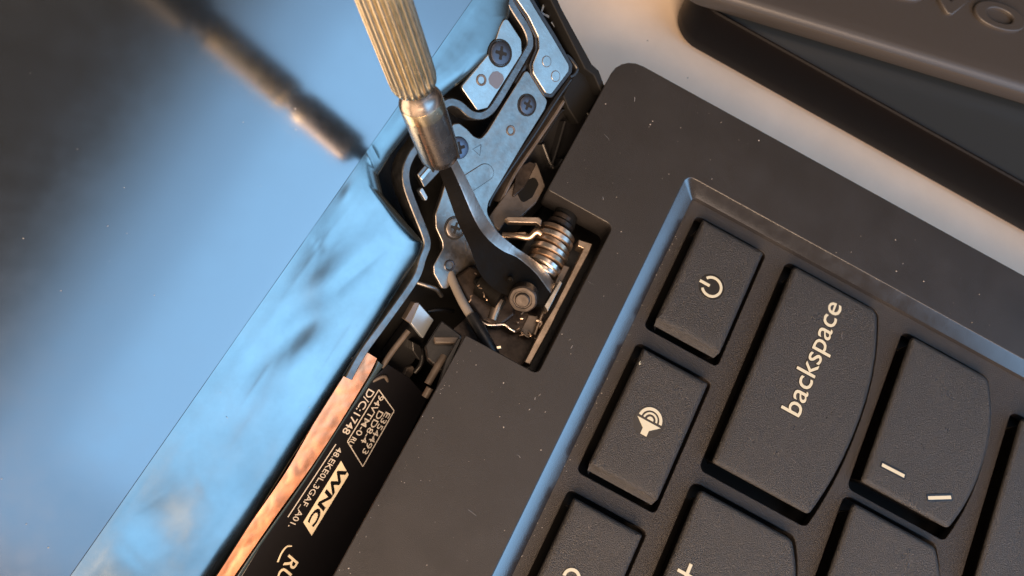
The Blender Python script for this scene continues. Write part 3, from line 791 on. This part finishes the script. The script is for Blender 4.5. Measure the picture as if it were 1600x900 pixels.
lathe('fluted_collar', [(a, b * RS) for a, b in grip], M['brass'], sd, S0, SA, NF * 10, lambda q, s: flu(q, s) if s > 1.2 else 1, 60)
Lg = 2.62
hd = [(Lg, .20), (Lg + .06, .165), (Lg + .3, .165), (Lg + .36, .24), (Lg + .5, .26), (Lg + 4.3, .26), (Lg + 4.45, .22), (Lg + 4.6, .20), (Lg + 4.9, .24), (Lg + 5.0, .2), (Lg + 5.0, .01)]
lathe('handle', [(a, b * 1.3) for a, b in hd], M['grip'], sd, S0, SA, 48)  # out of view; coloured black to darken its reflection in the panel

# ================================================================== THINGS ON THE TABLE
cz = -1.0
def rimpt(x, y, z=cz): return U(x, y, z).xy
A0 = rimpt(1082, 0); B0 = rimpt(1600, 289)
dx = (B0 - A0).normalized(); nx = Vector((-dx.y, dx.x))
if nx.dot(U(1500, 0).xy - A0) < 0: nx = -nx
C0 = A0 - dx * .05
sl = thing('black_flat_case', 'flat black case with rounded corner lying on the table under the embossed adapter', 'case')
out = fillet([C0, C0 + dx * 16, C0 + dx * 16 + nx * 11, C0 + nx * 11], .55, 10)
def grow(P, d):
    c = sum(P, Vector((0, 0))) / len(P); r = []
    n = len(P)
    for i in range(n):
        t = (P[(i + 1) % n] - P[i - 1]).normalized(); q = Vector((t.y, -t.x))
        if q.dot(P[i] - c) < 0: q = -q
        r.append(P[i] + q * d)
    return r
def body(name, P, secs, m, parent):
    v = []; f = []; n = len(P)
    for d, z in secs:
        for q in grow(P, d): v.append((q.x, q.y, z))
    for k in range(len(secs) - 1):
        for j in range(n): f.append((k * n + j, k * n + (j + 1) % n, (k + 1) * n + (j + 1) % n, (k + 1) * n + j))
    f.append(tuple(range(n))); f.append(tuple(range((len(secs) - 1) * n, len(secs) * n)))
    return from_pd(name, v, f, m, parent, 35)
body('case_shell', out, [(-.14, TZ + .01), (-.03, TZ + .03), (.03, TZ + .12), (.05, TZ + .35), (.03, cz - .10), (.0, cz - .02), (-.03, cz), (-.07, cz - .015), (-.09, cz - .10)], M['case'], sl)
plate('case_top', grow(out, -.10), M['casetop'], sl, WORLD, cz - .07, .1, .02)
ad = thing('power_adapter', 'dark grey adapter brick with embossed lettering resting on the flat black case', 'adapter')
az = -.62
E0 = U(1145, -2, az).xy; E1 = U(1600, 137, az).xy
ax_ = (E1 - E0).normalized(); an = Vector((-ax_.y, ax_.x))
if an.dot(U(1500, 0).xy - E0) < 0: an = -an
G0 = E0 - ax_ * .9
ao = fillet([G0, G0 + ax_ * 12, G0 + ax_ * 12 + an * 5, G0 + an * 5], .5, 8)
body('adapter_body', ao, [(-.06, cz - .03), (.02, cz + .02), (.05, cz + .10), (.06, az - .16), (.055, az - .10), (.045, az - .075), (.0, az - .06), (-.02, az - .035), (-.06, az - .01), (-.12, az), (-.3, az + .004)], M['adapter'], ad)
# embossed word; its last three letters are in the picture
t0 = U(1598, 58, az).xy; t1 = U(1400, -2, az).xy
td = (t0 - t1).normalized()
wlen = (t0 - t1).length
start = t0 - td * (wlen * 2.12)
aup = an
h_ = .74
text('embossed_word', 'lenovo', Vector((start.x, start.y, az + .004)), Vector((t0.x, t0.y, az + .004)), h_, Z, M['adapter'], ad, th=.09, bold=.0, res=8, bev=.018)

# ================================================================== dust
def dust():
    random.seed(11); v = []; f = []
    def fleck(p, r, nrm):
        a = nrm.cross(Vector((.3, .5, .2))).normalized(); b = nrm.cross(a); k = len(v); s = random.uniform(.25, 1)
        q0 = random.uniform(0, 6.28)
        for i in range(5):
            q = q0 + i * 1.2566; rr = r * random.uniform(.6, 1.2)
            v.append(p + a * math.cos(q) * rr + b * math.sin(q) * rr * s + nrm * .002)
        v.append(p + nrm * (.002 + r * .5))
        for i in range(5): f.append((k + i, k + (i + 1) % 5, k + 5))
    for i in range(80):
        x, y = random.uniform(-1, 7), random.uniform(-1.45, .05)
        if x > 2.3 and x < 4.7 and y > -.95: continue
        fleck(Vector((x, y, .0)), random.choice((.004, .005, .006, .008, .012)), Z)
    for x0, x1, y0, y1, *_ in keys:
        for i in range(16):
            fleck(Vector((random.uniform(x0 + .1, x1 - .1), random.uniform(y1 + .4, y0 - .1), -.004)), random.choice((.003, .004, .004, .006)), Z)
    for i in range(40): fleck(Vector((random.uniform(5, 12), random.uniform(-6, 2.5), TZ)), random.choice((.008, .012, .018)), Z)
    for i in range(34): fleck(Vector((random.uniform(-1, 2.2), random.gauss(.02, .05), .0)), random.choice((.004, .006)), Z)
    for i in range(60): fleck(Vector((random.uniform(0, 5.7), RY - .24 - abs(random.gauss(0, .03)), PZ + .002)), random.choice((.004, .006, .009)), Z)
    for i in range(30): fleck(Vector((random.uniform(5.95, 7), random.uniform(-8, -1), 0)), random.choice((.005, .007, .012)), Z)
    for i in range(60):
        fleck(D(random.uniform(0, 560), random.uniform(100, 880), GO + .001), random.choice((.006, .008, .010)), DN) if i % 3 == 0 else None
    for i in range(26):
        if i % 2: continue
        if i < 14: p = Vector((random.uniform(-.5, 6.9), random.uniform(-1.4, -.98), .002))
        elif i < 20: p = Vector((random.uniform(4.9, 6.6), random.uniform(-.9, 0), .002))
        else: p = Vector((random.uniform(2.6, 5.2), random.uniform(-4.6, -3.7), .001))
        q = random.uniform(0, 6.28); L = random.uniform(.03, .12); cv = random.uniform(-1.5, 1.5); w = .0022
        pts = [p]
        for k in range(5):
            pts.append(pts[-1] + Vector((math.cos(q), math.sin(q), 0)) * L / 5); q += cv / 5
        k0 = len(v)
        for a in pts: v.extend([a + Vector((w, -w, 0)), a + Vector((-w, w, .003))])
        for k in range(5): f.append((k0 + 2 * k, k0 + 2 * k + 1, k0 + 2 * k + 3, k0 + 2 * k + 2))
    o = from_pd('dust', v, f, M['dust'], None, 0); o['kind'] = 'stuff'
    tag(o, 'pale dust flecks scattered over the deck, keys and panel', 'dust')
    del o['category']
dust()
scene.render.film_transparent = False
